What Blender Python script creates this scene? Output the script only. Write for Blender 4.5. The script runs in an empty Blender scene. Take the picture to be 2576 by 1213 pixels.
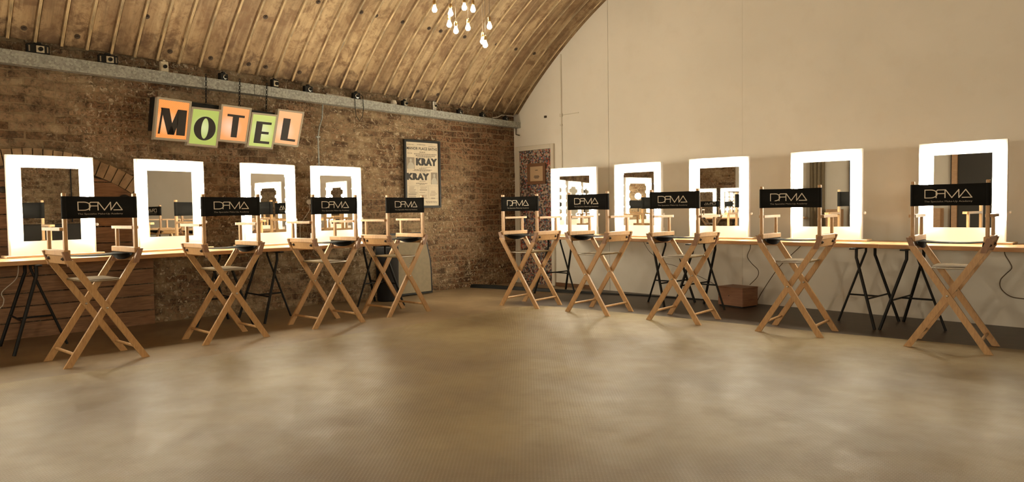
import bpy, math, random
from mathutils import Vector, Matrix, noise
random.seed(7)
sc = bpy.context.scene
col = sc.collection
PI = math.pi

# ------------------------------------------------------------------ camera
CAM = (7.6287, -7.4129, 1.0837)
YAW, PITCH, ROLL, FPX = -0.80619, -0.044366, -0.014668, 1813.2
cd = bpy.data.cameras.new('camera'); cam = bpy.data.objects.new('camera', cd); col.objects.link(cam)
d = Vector((math.sin(YAW)*math.cos(PITCH), math.cos(YAW)*math.cos(PITCH), math.sin(PITCH)))
r0 = d.cross(Vector((0, 0, 1))).normalized(); u0 = r0.cross(d)
r = math.cos(ROLL)*r0 + math.sin(ROLL)*u0
u = -math.sin(ROLL)*r0 + math.cos(ROLL)*u0
M = Matrix((r, u, -d)).transposed().to_4x4(); M.translation = Vector(CAM)
cam.matrix_world = M
cd.sensor_fit = 'HORIZONTAL'; cd.sensor_width = 36.0; cd.lens = FPX*36.0/2576.0
cd.clip_start = 0.05
sc.camera = cam

# ------------------------------------------------------------------ world, exposure
w = bpy.data.worlds.new('world'); sc.world = w; w.use_nodes = True
w.node_tree.nodes['Background'].inputs[0].default_value = (1.0, 0.85, 0.65, 1)
w.node_tree.nodes['Background'].inputs[1].default_value = 0.05
sc.view_settings.view_transform = 'Standard'
sc.view_settings.look = 'None'
sc.view_settings.gamma = 1.0
sc.view_settings.use_curve_mapping = False
sc.view_settings.exposure = 0.06
WARM = (1.0, 0.88, 0.66)
S_BULB = 118.0          # dressing mirror globes
S_PEAR = 75.0          # hanging filament lamps

# ------------------------------------------------------------------ materials
def newmat(name):
    m = bpy.data.materials.new(name); m.use_nodes = True
    nt = m.node_tree; b = nt.nodes['Principled BSDF']
    return m, nt, b
def N(nt, t, **kw):
    n = nt.nodes.new(t)
    for k, v in kw.items(): setattr(n, k, v)
    return n
def simple(name, c, rough=0.5, metal=0.0, bump=0.0, bscale=200, var=0.0, vscale=20, spec=None):
    m, nt, b = newmat(name)
    b.inputs['Base Color'].default_value = (*c, 1); b.inputs['Roughness'].default_value = rough
    b.inputs['Metallic'].default_value = metal
    if spec is not None: b.inputs['Specular IOR Level'].default_value = spec
    tc = N(nt, 'ShaderNodeTexCoord')
    if var > 0:
        n = N(nt, 'ShaderNodeTexNoise'); n.inputs['Scale'].default_value = vscale; n.inputs['Detail'].default_value = 4
        nt.links.new(tc.outputs['Object'], n.inputs['Vector'])
        rr = N(nt, 'ShaderNodeValToRGB')
        rr.color_ramp.elements[0].position = .3; rr.color_ramp.elements[1].position = .7
        rr.color_ramp.elements[0].color = (*[x*(1-var) for x in c], 1)
        rr.color_ramp.elements[1].color = (*[min(1, x*(1+var)) for x in c], 1)
        nt.links.new(n.outputs['Fac'], rr.inputs['Fac']); nt.links.new(rr.outputs['Color'], b.inputs['Base Color'])
    if bump > 0:
        n = N(nt, 'ShaderNodeTexNoise'); n.inputs['Scale'].default_value = bscale; n.inputs['Detail'].default_value = 3
        nt.links.new(tc.outputs['Object'], n.inputs['Vector'])
        bp = N(nt, 'ShaderNodeBump'); bp.inputs['Strength'].default_value = bump; bp.inputs['Distance'].default_value = 0.01
        nt.links.new(n.outputs['Fac'], bp.inputs['Height']); nt.links.new(bp.outputs['Normal'], b.inputs['Normal'])
    return m
def emis(name, c, s, base=(.9, .9, .9)):
    m, nt, b = newmat(name)
    b.inputs['Base Color'].default_value = (*base, 1)
    b.inputs['Emission Color'].default_value = (*c, 1); b.inputs['Emission Strength'].default_value = s
    return m
def mixc(nt, f, a, b_, bt='MIX'):
    n = N(nt, 'ShaderNodeMix', data_type='RGBA', blend_type=bt)
    for s, v in ((n.inputs['Factor'], f), (n.inputs['A'], a), (n.inputs['B'], b_)):
        if isinstance(v, (int, float)): s.default_value = v
        elif isinstance(v, tuple): s.default_value = (*v, 1) if len(v) == 3 else v
        else: nt.links.new(v, s)
    return n.outputs['Result']
def ramp(nt, f, p0, p1, a=0.0, b_=1.0):
    n = N(nt, 'ShaderNodeMapRange', clamp=True)
    n.inputs['From Min'].default_value = p0; n.inputs['From Max'].default_value = p1
    n.inputs['To Min'].default_value = a; n.inputs['To Max'].default_value = b_
    nt.links.new(f, n.inputs['Value']); return n.outputs['Result']
def nz(nt, vec, scale, detail=4, rough=.55, dist=0.0):
    n = N(nt, 'ShaderNodeTexNoise'); n.inputs['Scale'].default_value = scale; n.inputs['Detail'].default_value = detail
    n.inputs['Roughness'].default_value = rough; n.inputs['Distortion'].default_value = dist
    nt.links.new(vec, n.inputs['Vector']); return n.outputs['Fac']
def mth(nt, op, a, b_=None, c=None):
    n = N(nt, 'ShaderNodeMath', operation=op)
    for i, v in enumerate((a, b_, c)):
        if v is None: continue
        if isinstance(v, (int, float)): n.inputs[i].default_value = v
        else: nt.links.new(v, n.inputs[i])
    return n.outputs[0]

def brick_mat():
    m, nt, b = newmat('old_brick')
    tc = N(nt, 'ShaderNodeTexCoord'); sep = N(nt, 'ShaderNodeSeparateXYZ'); nt.links.new(tc.outputs['Object'], sep.inputs[0])
    P = tc.outputs['Object']
    cmb = N(nt, 'ShaderNodeCombineXYZ')
    # bricks run along the wall, whichever way it faces
    nt.links.new(mth(nt, 'ADD', sep.outputs['X'], sep.outputs['Y']), cmb.inputs['X']); nt.links.new(sep.outputs['Z'], cmb.inputs['Y'])
    nn = N(nt, 'ShaderNodeTexNoise'); nn.inputs['Scale'].default_value = 3.5; nn.inputs['Detail'].default_value = 3
    nt.links.new(P, nn.inputs['Vector'])
    v1 = N(nt, 'ShaderNodeVectorMath', operation='SUBTRACT'); nt.links.new(nn.outputs['Color'], v1.inputs[0]); v1.inputs[1].default_value = (.5, .5, .5)
    v2 = N(nt, 'ShaderNodeVectorMath', operation='SCALE'); nt.links.new(v1.outputs[0], v2.inputs[0]); v2.inputs['Scale'].default_value = .07
    v3 = N(nt, 'ShaderNodeVectorMath', operation='ADD'); nt.links.new(v2.outputs[0], v3.inputs[0]); nt.links.new(cmb.outputs[0], v3.inputs[1])
    br = N(nt, 'ShaderNodeTexBrick'); nt.links.new(v3.outputs[0], br.inputs['Vector'])
    br.inputs['Scale'].default_value = 1.0; br.inputs['Brick Width'].default_value = .225; br.inputs['Row Height'].default_value = .077
    br.inputs['Mortar Size'].default_value = .008; br.inputs['Mortar Smooth'].default_value = .3; br.inputs['Bias'].default_value = 0.0
    br.inputs['Color1'].default_value = (0, 0, 0, 1); br.inputs['Color2'].default_value = (1, 1, 1, 1); br.inputs['Mortar'].default_value = (.5, .5, .5, 1)
    rnd = N(nt, 'ShaderNodeSeparateColor'); nt.links.new(br.outputs['Color'], rnd.inputs[0])
    f1 = nz(nt, P, 1.3, 5, .6); f2 = nz(nt, P, 9, 6, .7); f3 = nz(nt, P, 34, 6, .75, .6); f4 = nz(nt, P, .7, 4, .6)
    base = mixc(nt, rnd.outputs[0], (.11, .064, .036), (.54, .35, .205))
    base = mixc(nt, ramp(nt, f2, .38, .7), base, (.36, .165, .075))          # red patches
    base = mixc(nt, ramp(nt, f3, .45, .62), base, (.05, .032, .02))           # pitted, sooty
    # the corner end of the wall was never limewashed
    yv = mth(nt, 'ADD', sep.outputs['Y'], mth(nt, 'MULTIPLY', f1, 1.2))
    f1 = mth(nt, 'SUBTRACT', f1, ramp(nt, yv, -1.6, -.4, 0, .12))
    cr = mth(nt, 'MULTIPLY', ramp(nt, f1, .36, .56), ramp(nt, f2, .36, .56))
    cr = mth(nt, 'MULTIPLY', cr, ramp(nt, rnd.outputs[0], .1, .8, .35, 1))
    base = mixc(nt, mth(nt, 'MULTIPLY', cr, .9), base, (.56, .43, .26))      # remains of limewash
    sp = mth(nt, 'MULTIPLY', ramp(nt, nz(nt, P, 24, 5, .7, .8), .555, .61), ramp(nt, f4, .42, .54))
    base = mixc(nt, sp, base, (.72, .60, .41))
    base = mixc(nt, mth(nt, 'MULTIPLY', br.outputs['Fac'], .8), base, mixc(nt, ramp(nt, f2, .30, .50), (.10, .062, .036), (.42, .31, .18)))
    nt.links.new(base, b.inputs['Base Color'])
    b.inputs['Roughness'].default_value = .85; b.inputs['Specular IOR Level'].default_value = .2
    h = mth(nt, 'ADD', mth(nt, 'MULTIPLY', mth(nt, 'SUBTRACT', 1.0, br.outputs['Fac']), .55), mth(nt, 'MULTIPLY', f3, 1.0))
    h = mth(nt, 'ADD', h, mth(nt, 'MULTIPLY', f2, .8))
    bp = N(nt, 'ShaderNodeBump'); bp.inputs['Strength'].default_value = 1.0; bp.inputs['Distance'].default_value = .034
    nt.links.new(h, bp.inputs['Height']); nt.links.new(bp.outputs['Normal'], b.inputs['Normal'])
    return m

def vault_mat():
    m, nt, b = newmat('stained_sheet_metal')
    tc = N(nt, 'ShaderNodeTexCoord'); P = tc.outputs['Object']
    mp = N(nt, 'ShaderNodeMapping'); mp.inputs['Scale'].default_value = (1.0, 3.0, 1.0); nt.links.new(P, mp.inputs['Vector'])
    f1 = nz(nt, mp.outputs[0], 1.1, 5, .6); f2 = nz(nt, P, 6, 6, .7, .5); f3 = nz(nt, P, 30, 5, .7)
    c = mixc(nt, ramp(nt, f1, .34, .66), (.19, .122, .062), (.42, .31, .175))
    c = mixc(nt, ramp(nt, f2, .46, .60, 0, .85), c, (.165, .095, .045))
    c = mixc(nt, ramp(nt, f3, .56, .74, 0, .6), c, (.11, .07, .038))
    c = mixc(nt, ramp(nt, nz(nt, mp.outputs[0], 3, 4, .6, .8), .60, .72, 0, .6), c, (.50, .39, .23))
    ms = N(nt, 'ShaderNodeMapping'); ms.inputs['Scale'].default_value = (.6, 11.0, .6); nt.links.new(P, ms.inputs['Vector'])
    fs_ = nz(nt, ms.outputs[0], 1.6, 5, .7)
    c = mixc(nt, ramp(nt, fs_, .50, .68, 0, .55), c, (.13, .085, .045))
    c = mixc(nt, ramp(nt, fs_, .46, .30, 0, .45), c, (.48, .38, .23))
    # soot and damp creeping up from the springing, with a ragged edge
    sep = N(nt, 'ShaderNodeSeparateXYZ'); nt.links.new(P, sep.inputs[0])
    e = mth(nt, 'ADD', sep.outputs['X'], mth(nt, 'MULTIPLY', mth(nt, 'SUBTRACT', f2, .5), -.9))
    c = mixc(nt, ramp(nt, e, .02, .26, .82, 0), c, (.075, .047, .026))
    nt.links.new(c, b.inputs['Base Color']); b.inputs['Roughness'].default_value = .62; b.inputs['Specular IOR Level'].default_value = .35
    bp = N(nt, 'ShaderNodeBump'); bp.inputs['Strength'].default_value = .4; bp.inputs['Distance'].default_value = .008
    nt.links.new(f2, bp.inputs['Height']); nt.links.new(bp.outputs['Normal'], b.inputs['Normal'])
    return m

def wall_mat():
    m, nt, b = newmat('cream_paint')
    tc = N(nt, 'ShaderNodeTexCoord'); P = tc.outputs['Object']
    f1 = nz(nt, P, .8, 3); f2 = nz(nt, P, 4, 5, .6)
    c = mixc(nt, ramp(nt, f1, .35, .65), (.70, .66, .575), (.76, .72, .635))
    c = mixc(nt, ramp(nt, f2, .52, .75, 0, .25), c, (.62, .56, .46))
    nt.links.new(c, b.inputs['Base Color']); b.inputs['Roughness'].default_value = .75; b.inputs['Specular IOR Level'].default_value = .25
    bp = N(nt, 'ShaderNodeBump'); bp.inputs['Strength'].default_value = .25; bp.inputs['Distance'].default_value = .006
    nt.links.new(f2, bp.inputs['Height']); nt.links.new(bp.outputs['Normal'], b.inputs['Normal'])
    return m

def floor_mat():
    m, nt, b = newmat('worn_floorboards')
    tc = N(nt, 'ShaderNodeTexCoord'); P = tc.outputs['Object']
    f1 = nz(nt, P, 1.2, 5, .6); f2 = nz(nt, P, 9, 5, .65)
    c = mixc(nt, ramp(nt, f1, .35, .65), (.19, .135, .072), (.30, .215, .118))
    sep = N(nt, 'ShaderNodeSeparateXYZ'); nt.links.new(P, sep.inputs[0])   # the strip along the white wall is darker brown
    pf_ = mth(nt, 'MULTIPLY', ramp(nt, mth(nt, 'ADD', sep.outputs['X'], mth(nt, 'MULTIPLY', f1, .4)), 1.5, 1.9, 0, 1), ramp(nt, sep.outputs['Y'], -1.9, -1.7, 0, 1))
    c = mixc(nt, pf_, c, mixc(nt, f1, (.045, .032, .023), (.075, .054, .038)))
    c = mixc(nt, ramp(nt, f2, .5, .75, 0, .5), c, (.13, .088, .05))
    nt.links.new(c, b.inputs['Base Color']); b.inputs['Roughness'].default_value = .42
    bp = N(nt, 'ShaderNodeBump'); bp.inputs['Strength'].default_value = .2; bp.inputs['Distance'].default_value = .004
    nt.links.new(f2, bp.inputs['Height']); nt.links.new(bp.outputs['Normal'], b.inputs['Normal'])
    return m

def rubber_mat():
    m, nt, b = newmat('studded_vinyl')
    tc = N(nt, 'ShaderNodeTexCoord'); P = tc.outputs['Object']
    f1 = nz(nt, P, .75, 4, .55); f2 = nz(nt, P, 5, 5, .6)
    c = mixc(nt, ramp(nt, f1, .35, .68), (.178, .122, .056), (.335, .262, .122))
    c = mixc(nt, ramp(nt, f2, .5, .8, 0, .35), c, (.20, .14, .085))
    sep = N(nt, 'ShaderNodeSeparateXYZ'); nt.links.new(P, sep.inputs[0])
    k = 2*PI/.023
    s = mth(nt, 'MULTIPLY', mth(nt, 'SINE', mth(nt, 'MULTIPLY', sep.outputs['X'], k)), mth(nt, 'SINE', mth(nt, 'MULTIPLY', sep.outputs['Y'], k)))
    stud = ramp(nt, s, .25, .6)
    c = mixc(nt, mth(nt, 'MULTIPLY', stud, .22), c, (.42, .35, .24))
    nt.links.new(c, b.inputs['Base Color'])
    nt.links.new(ramp(nt, f2, .3, .7, .40, .52), b.inputs['Roughness'])
    b.inputs['Specular IOR Level'].default_value = .5
    bp = N(nt, 'ShaderNodeBump'); bp.inputs['Strength'].default_value = .6; bp.inputs['Distance'].default_value = .002
    nt.links.new(stud, bp.inputs['Height'])
    bp2 = N(nt, 'ShaderNodeBump'); bp2.inputs['Strength'].default_value = .35; bp2.inputs['Distance'].default_value = .02
    nt.links.new(f1, bp2.inputs['Height']); nt.links.new(bp.outputs['Normal'], bp2.inputs['Normal'])
    nt.links.new(bp2.outputs['Normal'], b.inputs['Normal'])
    return m

def wood_mat(name, c0, c1, rough=.45, sc_=(1, 1, 1), ns=18, generated=True):
    m, nt, b = newmat(name)
    tc = N(nt, 'ShaderNodeTexCoord'); mp = N(nt, 'ShaderNodeMapping'); mp.inputs['Scale'].default_value = sc_
    nt.links.new(tc.outputs['Object'], mp.inputs['Vector'])
    f = nz(nt, mp.outputs[0], ns, 5, .6, .6); f2 = nz(nt, tc.outputs['Object'], 2.2, 3)
    c = mixc(nt, ramp(nt, f, .3, .7), c0, c1)
    c = mixc(nt, ramp(nt, f2, .4, .7, 0, .3), c, c0)
    nt.links.new(c, b.inputs['Base Color']); b.inputs['Roughness'].default_value = rough
    return m
def collage_mat():
    m, nt, b = newmat('pasted_clippings')
    tc = N(nt, 'ShaderNodeTexCoord')
    mp = N(nt, 'ShaderNodeMapping'); mp.inputs['Scale'].default_value = (1, 1, 1); nt.links.new(tc.outputs['Object'], mp.inputs['Vector'])
    vo = N(nt, 'ShaderNodeTexVoronoi'); vo.inputs['Scale'].default_value = 48; nt.links.new(mp.outputs[0], vo.inputs['Vector'])
    s = N(nt, 'ShaderNodeSeparateColor'); nt.links.new(vo.outputs['Color'], s.inputs[0])
    c = mixc(nt, ramp(nt, s.outputs[0], .3, .8), (.045, .03, .022), (.42, .33, .24))
    c = mixc(nt, ramp(nt, s.outputs[1], .80, .86), c, (.40, .07, .04))
    c = mixc(nt, ramp(nt, s.outputs[2], .85, .9), c, (.09, .12, .17))
    nt.links.new(c, b.inputs['Base Color']); b.inputs['Roughness'].default_value = .5
    return m
def galv_mat():
    m, nt, b = newmat('galvanised_steel')
    tc = N(nt, 'ShaderNodeTexCoord')
    vo = N(nt, 'ShaderNodeTexVoronoi'); vo.inputs['Scale'].default_value = 55; nt.links.new(tc.outputs['Object'], vo.inputs['Vector'])
    s = N(nt, 'ShaderNodeSeparateColor'); nt.links.new(vo.outputs['Color'], s.inputs[0])
    c = mixc(nt, s.outputs[0], (.22, .225, .20), (.40, .41, .37))
    c = mixc(nt, ramp(nt, nz(nt, tc.outputs['Object'], 60, 4, .7), .58, .68, 0, .6), c, (.10, .10, .09))
    nt.links.new(c, b.inputs['Base Color']); b.inputs['Roughness'].default_value = .6; b.inputs['Metallic'].default_value = .25
    return m
def sign_mat(name, c, glow, centre, grid=0.0, es=1.0):
    # backlit plastic face: brighter where the lamp behind it sits, pressed with a small grid
    m, nt, b = newmat(name)
    tc = N(nt, 'ShaderNodeTexCoord'); P = tc.outputs['Object']
    vd = N(nt, 'ShaderNodeVectorMath', operation='DISTANCE'); nt.links.new(P, vd.inputs[0]); vd.inputs[1].default_value = centre
    f = ramp(nt, vd.outputs['Value'], .0, .13, .75, 0)
    cc = mixc(nt, f, c, glow)
    if grid > 0:
        sep = N(nt, 'ShaderNodeSeparateXYZ'); nt.links.new(P, sep.inputs[0]); k = 2*PI/.0165
        s = mth(nt, 'MULTIPLY', mth(nt, 'SINE', mth(nt, 'MULTIPLY', sep.outputs['Y'], k)), mth(nt, 'SINE', mth(nt, 'MULTIPLY', sep.outputs['Z'], k)))
        cc = mixc(nt, mth(nt, 'MULTIPLY', ramp(nt, s, .0, .6), grid), cc, (1.0, .75, .42))
    b.inputs['Base Color'].default_value = (*[q*.35 for q in c], 1)
    b.inputs['Roughness'].default_value = .3
    nt.links.new(cc, b.inputs['Emission Color']); b.inputs['Emission Strength'].default_value = es
    return m

M_RIDGE = simple('worn_ridge', (.40, .305, .17), .5, var=.5, vscale=6)
M_BRICK = brick_mat(); M_VAULT = vault_mat(); M_WALL = wall_mat(); M_FLOOR = floor_mat(); M_MAT = rubber_mat()
M_FOOT = wood_mat('shaded_footrest', (.10, .065, .030), (.17, .115, .05), .85, (4, 4, 1), 9)  # shade under the seat is put into this darker wood colour
M_FOOT.node_tree.nodes['Principled BSDF'].inputs['Specular IOR Level'].default_value = .1
M_BEECH = wood_mat('beech', (.37, .205, .085), (.54, .33, .145), .42, (6, 6, 1.2), 14)
M_PINE = wood_mat('pine_top', (.38, .20, .09), (.54, .32, .15), .38, (1, 1, 6), 10)
M_PLANK = wood_mat('old_planks', (.15, .075, .035), (.33, .175, .083), .6, (4, .9, 9), 7)
M_CRATE = wood_mat('crate_wood', (.20, .09, .045), (.31, .15, .075), .5, (1, 1, 7), 8)
M_COLL = collage_mat(); M_GALV = galv_mat()
M_WHITE = simple('white_lacquer', (.86, .85, .82), .35)
M_CREAM = simple('cream_gloss', (.62, .57, .47), .45)
M_BASE = wood_mat('pale_plywood', (.58, .42, .25), (.72, .56, .36), .45, (1, 6, 6), 8)
M_CANVAS = simple('black_canvas', (.011, .0105, .0095), .9, bump=.3, bscale=900, spec=.12)
M_PRINT = simple('white_print', (.70, .62, .50), .6)
M_PRINT2 = simple('grey_print', (.33, .29, .23), .6)
M_BLACK = simple('black_steel', (.008, .008, .0075), .5, spec=.25)
M_BLKPL = simple('black_plastic', (.010, .010, .009), .5, spec=.25)
M_DARKF = simple('black_cloth', (.010, .009, .009), .9)
M_METAL = simple('steel', (.6, .58, .52), .3, 1.0)
M_BRASS = simple('brass', (.65, .45, .2), .35, 1.0)
M_BOLT = simple('rusty_iron', (.05, .032, .02), .7)
M_PAPER = simple('aged_paper', (.60, .52, .38), .7, var=.08, vscale=12)
M_INK = simple('black_ink', (.03, .027, .023), .7)
M_INK2 = simple('faint_ink', (.25, .21, .155), .7)
M_GREYPH = simple('photo_grey', (.42, .38, .30), .6)
M_BEIGEP = simple('beige_cloth', (.23, .185, .115), .8, var=.08)
M_CORD = simple('brown_flex', (.10, .065, .035), .6)
M_CORDW = simple('white_flex', (.55, .5, .42), .5)
M_BROWNF = simple('brown_frame', (.16, .075, .035), .45)
M_TANP = simple('tan_paper', (.48, .33, .19), .7)
M_SIGNF = simple('sign_frame', (.42, .37, .28), .5)
M_SIGNL = simple('sign_letter', (.022, .016, .012), .5)
M_GLASSW = simple('camera_plate', (.62, .55, .40), .4)
M_SILV = simple('camera_chrome', (.55, .55, .52), .25, .9)
M_DKGREY = simple('dark_cabinet', (.03, .026, .02), .6)
M_MIRROR, _nt, _b = newmat('mirror_silver')
_b.inputs['Base Color'].default_value = (.86, .865, .85, 1); _b.inputs['Metallic'].default_value = 1.0; _b.inputs['Roughness'].default_value = 0.01
M_BULB = emis('globe_lamp', WARM, S_BULB)
M_PEAR = emis('filament_lamp', WARM, S_PEAR)
M_FILLLAMP = emis('fill_globe', WARM, 400.0)  # glow of the added fill lamps behind the camera

# ------------------------------------------------------------------ mesh helpers
class MB:
    def __init__(s): s.v = []; s.f = []; s.mi = []; s.m = 0; s.sm = []
    def add(s, vs, fs, smooth=False):
        o = len(s.v); s.v += [tuple(x) for x in vs]
        for f in fs: s.f.append(tuple(i+o for i in f)); s.mi.append(s.m); s.sm.append(smooth)
    def hexa(s, p):
        s.add(p, [(3, 2, 1, 0), (4, 5, 6, 7), (0, 1, 5, 4), (1, 2, 6, 5), (2, 3, 7, 6), (3, 0, 4, 7)])
    def box(s, a, b, bev=0.0):
        x0, y0, z0 = [min(i, j) for i, j in zip(a, b)]; x1, y1, z1 = [max(i, j) for i, j in zip(a, b)]
        if bev <= 0:
            s.hexa([(x0, y0, z0), (x1, y0, z0), (x1, y1, z0), (x0, y1, z0), (x0, y0, z1), (x1, y0, z1), (x1, y1, z1), (x0, y1, z1)]); return
        e = min(bev, (x1-x0)*.45, (y1-y0)*.45, (z1-z0)*.45)
        # chamfered box: 24 vertices
        vs = []; idx = {}
        for i, X in enumerate((x0, x1)):
            for j, Y in enumerate((y0, y1)):
                for k, Z in enumerate((z0, z1)):
                    sx, sy, sz = (e, -e)[i], (e, -e)[j], (e, -e)[k]
                    idx[i, j, k, 'x'] = len(vs); vs.append((X, Y+sy, Z+sz))
                    idx[i, j, k, 'y'] = len(vs); vs.append((X+sx, Y, Z+sz))
                    idx[i, j, k, 'z'] = len(vs); vs.append((X+sx, Y+sy, Z))
        fs = []
        for i in (0, 1):
            q = [idx[i, 0, 0, 'x'], idx[i, 1, 0, 'x'], idx[i, 1, 1, 'x'], idx[i, 0, 1, 'x']]; fs.append(q if i else q[::-1])
        for j in (0, 1):
            q = [idx[0, j, 0, 'y'], idx[0, j, 1, 'y'], idx[1, j, 1, 'y'], idx[1, j, 0, 'y']]; fs.append(q if j else q[::-1])
        for k in (0, 1):
            q = [idx[0, 0, k, 'z'], idx[1, 0, k, 'z'], idx[1, 1, k, 'z'], idx[0, 1, k, 'z']]; fs.append(q if k else q[::-1])
        for i in (0, 1):
            for j in (0, 1):
                q = [idx[i, j, 0, 'x'], idx[i, j, 1, 'x'], idx[i, j, 1, 'y'], idx[i, j, 0, 'y']]; fs.append(q if (i ^ j) else q[::-1])
        for i in (0, 1):
            for k in (0, 1):
                q = [idx[i, 0, k, 'x'], idx[i, 0, k, 'z'], idx[i, 1, k, 'z'], idx[i, 1, k, 'x']]; fs.append(q if (i ^ k) else q[::-1])
        for j in (0, 1):
            for k in (0, 1):
                q = [idx[0, j, k, 'y'], idx[1, j, k, 'y'], idx[1, j, k, 'z'], idx[0, j, k, 'z']]; fs.append(q if (j ^ k) else q[::-1])
        for i in (0, 1):
            for j in (0, 1):
                for k in (0, 1):
                    q = [idx[i, j, k, 'x'], idx[i, j, k, 'y'], idx[i, j, k, 'z']]; fs.append(q if (i ^ j ^ k) else q[::-1])
        s.add(vs, fs)
    def tube(s, pts, r, n=8, caps=True, smooth=True):
        pts = [Vector(p) for p in pts]; rs = r if isinstance(r, (list, tuple)) else [r]*len(pts)
        vs = []; fs = []; ref = None
        for i, p in enumerate(pts):
            if i == 0: t = pts[1]-pts[0]
            elif i == len(pts)-1: t = pts[-1]-pts[-2]
            else: t = (pts[i+1]-p).normalized()+(p-pts[i-1]).normalized()
            t.normalize()
            if ref is None:
                ref = Vector((0, 0, 1)) if abs(t.z) < .9 else Vector((1, 0, 0))
            a = (ref - t*ref.dot(t)).normalized(); b = t.cross(a); ref = a
            for k in range(n):
                g = 2*PI*k/n; vs.append(p+rs[i]*(math.cos(g)*a+math.sin(g)*b))
        for i in range(len(pts)-1):
            for k in range(n):
                k2 = (k+1) % n; fs.append((i*n+k, i*n+k2, (i+1)*n+k2, (i+1)*n+k))
        s.add(vs, fs, smooth)
        if caps:
            s.add([vs[k] for k in range(n)], [tuple(range(n))[::-1]]); s.add([vs[(len(pts)-1)*n+k] for k in range(n)], [tuple(range(n))])
    def lathe(s, prof, c=(0, 0, 0), axis='z', n=16, smooth=True):
        vs = []; fs = []
        for (rr, h) in prof:
            for k in range(n):
                g = 2*PI*k/n; x, y = rr*math.cos(g), rr*math.sin(g)
                if axis == 'z': p = (c[0]+x, c[1]+y, c[2]+h)
                elif axis == 'x': p = (c[0]+h, c[1]+x, c[2]+y)
                else: p = (c[0]+x, c[1]-h, c[2]+y)
                vs.append(p)
        for i in range(len(prof)-1):
            for k in range(n):
                k2 = (k+1) % n; fs.append((i*n+k, i*n+k2, (i+1)*n+k2, (i+1)*n+k))
        fs.append(tuple(range(n))[::-1]); fs.append(tuple((len(prof)-1)*n+k for k in range(n)))
        s.add(vs, fs, smooth)
    def prism(s, poly, f, t0, t1):
        # poly of (a,b); f(a,b,t) -> point
        n = len(poly); vs = [f(a, b, t0) for a, b in poly]+[f(a, b, t1) for a, b in poly]
        s.add(vs, [tuple(range(n))[::-1], tuple(range(n, 2*n))]+[(i, (i+1) % n, n+(i+1) % n, n+i) for i in range(n)])
    def build(s, name, mats, parent=None, fix=True):
        me = bpy.data.meshes.new(name); me.from_pydata(s.v, [], s.f)
        mats = mats if isinstance(mats, (list, tuple)) else [mats]
        for m in mats: me.materials.append(m)
        for p, mi, sm in zip(me.polygons, s.mi, s.sm): p.material_index = mi; p.use_smooth = sm
        if fix:
            import bmesh
            bm = bmesh.new(); bm.from_mesh(me); bmesh.ops.recalc_face_normals(bm, faces=bm.faces); bm.to_mesh(me); bm.free()
        me.update()
        o = bpy.data.objects.new(name, me); col.objects.link(o)
        if parent: o.parent = parent
        return o
def tag(o, label=None, cat=None, group=None, kind=None):
    if label: o['label'] = label
    if cat: o['category'] = cat
    if group: o['group'] = group
    if kind: o['kind'] = kind
    return o
def empty(name, loc=(0, 0, 0), rz=0):
    o = bpy.data.objects.new(name, None); col.objects.link(o); o.location = loc; o.rotation_euler = (0, 0, rz)
    o.empty_display_size = .1; return o
KIDS = {}
def copy_tree(o, parent=None):
    c = o.copy(); col.objects.link(c); c.parent = parent
    for ch in list(o.children): copy_tree(ch, c)
    return c
def textmesh(body, size, depth=.001, bold=0.0, font_sx=1.0):
    cu = bpy.data.curves.new('text', 'FONT'); cu.body = body; cu.size = size; cu.extrude = depth; cu.offset = bold
    cu.align_x = 'CENTER'; cu.align_y = 'CENTER'; cu.resolution_u = 3; cu.space_character = 1.0+bold*2
    o = bpy.data.objects.new('text', cu); col.objects.link(o)
    dg = bpy.context.evaluated_depsgraph_get(); ev = o.evaluated_get(dg)
    me = bpy.data.meshes.new_from_object(ev)
    vs = [v.co.copy() for v in me.vertices]; fs = [tuple(p.vertices) for p in me.polygons]
    bpy.data.objects.remove(o); bpy.data.curves.remove(cu); bpy.data.meshes.remove(me)
    return vs, fs

# ------------------------------------------------------------------ the setting
YB = -14.3; XR = 10.0
SH = -.028                      # the vault and beam rise a little towards the camera end
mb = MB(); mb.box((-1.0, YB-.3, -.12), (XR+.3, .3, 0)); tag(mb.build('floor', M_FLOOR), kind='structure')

def grid_wall(name, u0_, u1_, z0, z1, f, step, mat, amp, seed):
    nu = max(2, int((u1_-u0_)/step)); nzv = max(2, int((z1-z0)/step)); mb = MB(); vs = []; fs = []
    for j in range(nzv+1):
        for i in range(nu+1):
            uu = u0_+(u1_-u0_)*i/nu; zz = z0+(z1-z0)*j/nzv
            dd = amp*(noise.noise(Vector((uu*1.7, zz*1.7, seed)))+.5*noise.noise(Vector((uu*6, zz*6, seed+3))))
            vs.append(f(uu, zz, dd))
    for j in range(nzv):
        for i in range(nu):
            a = j*(nu+1)+i; fs.append((a, a+1, a+nu+2, a+nu+1))
    n0 = len(vs)
    # slab behind, so that the wall has depth
    for (uu, zz) in ((u0_, z0), (u1_, z0), (u1_, z1), (u0_, z1)): vs.append(f(uu, zz, -.25))
    c0, c1, c2, c3 = 0, nu, (nzv+1)*(nu+1)-1, nzv*(nu+1)
    fs += [(n0+3, n0+2, n0+1, n0), (c0, n0, n0+1, c1), (c1, n0+1, n0+2, c2), (c2, n0+2, n0+3, c3), (c3, n0+3, n0, c0)]
    mb.add(vs, fs); return mb.build(name, mat, fix=False)
wl = grid_wall('wall_left', YB, 0.0, 0.0, 2.98, lambda a, z, q: (q-.024, a, z), .07, M_BRICK, .014, 1.0); tag(wl, kind='structure')
wr = grid_wall('wall_right', YB, 0.0, 0.0, 2.98, lambda a, z, q: (XR-q, a, z), .14, M_BRICK, .012, 5.0); tag(wr, kind='structure')
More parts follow.
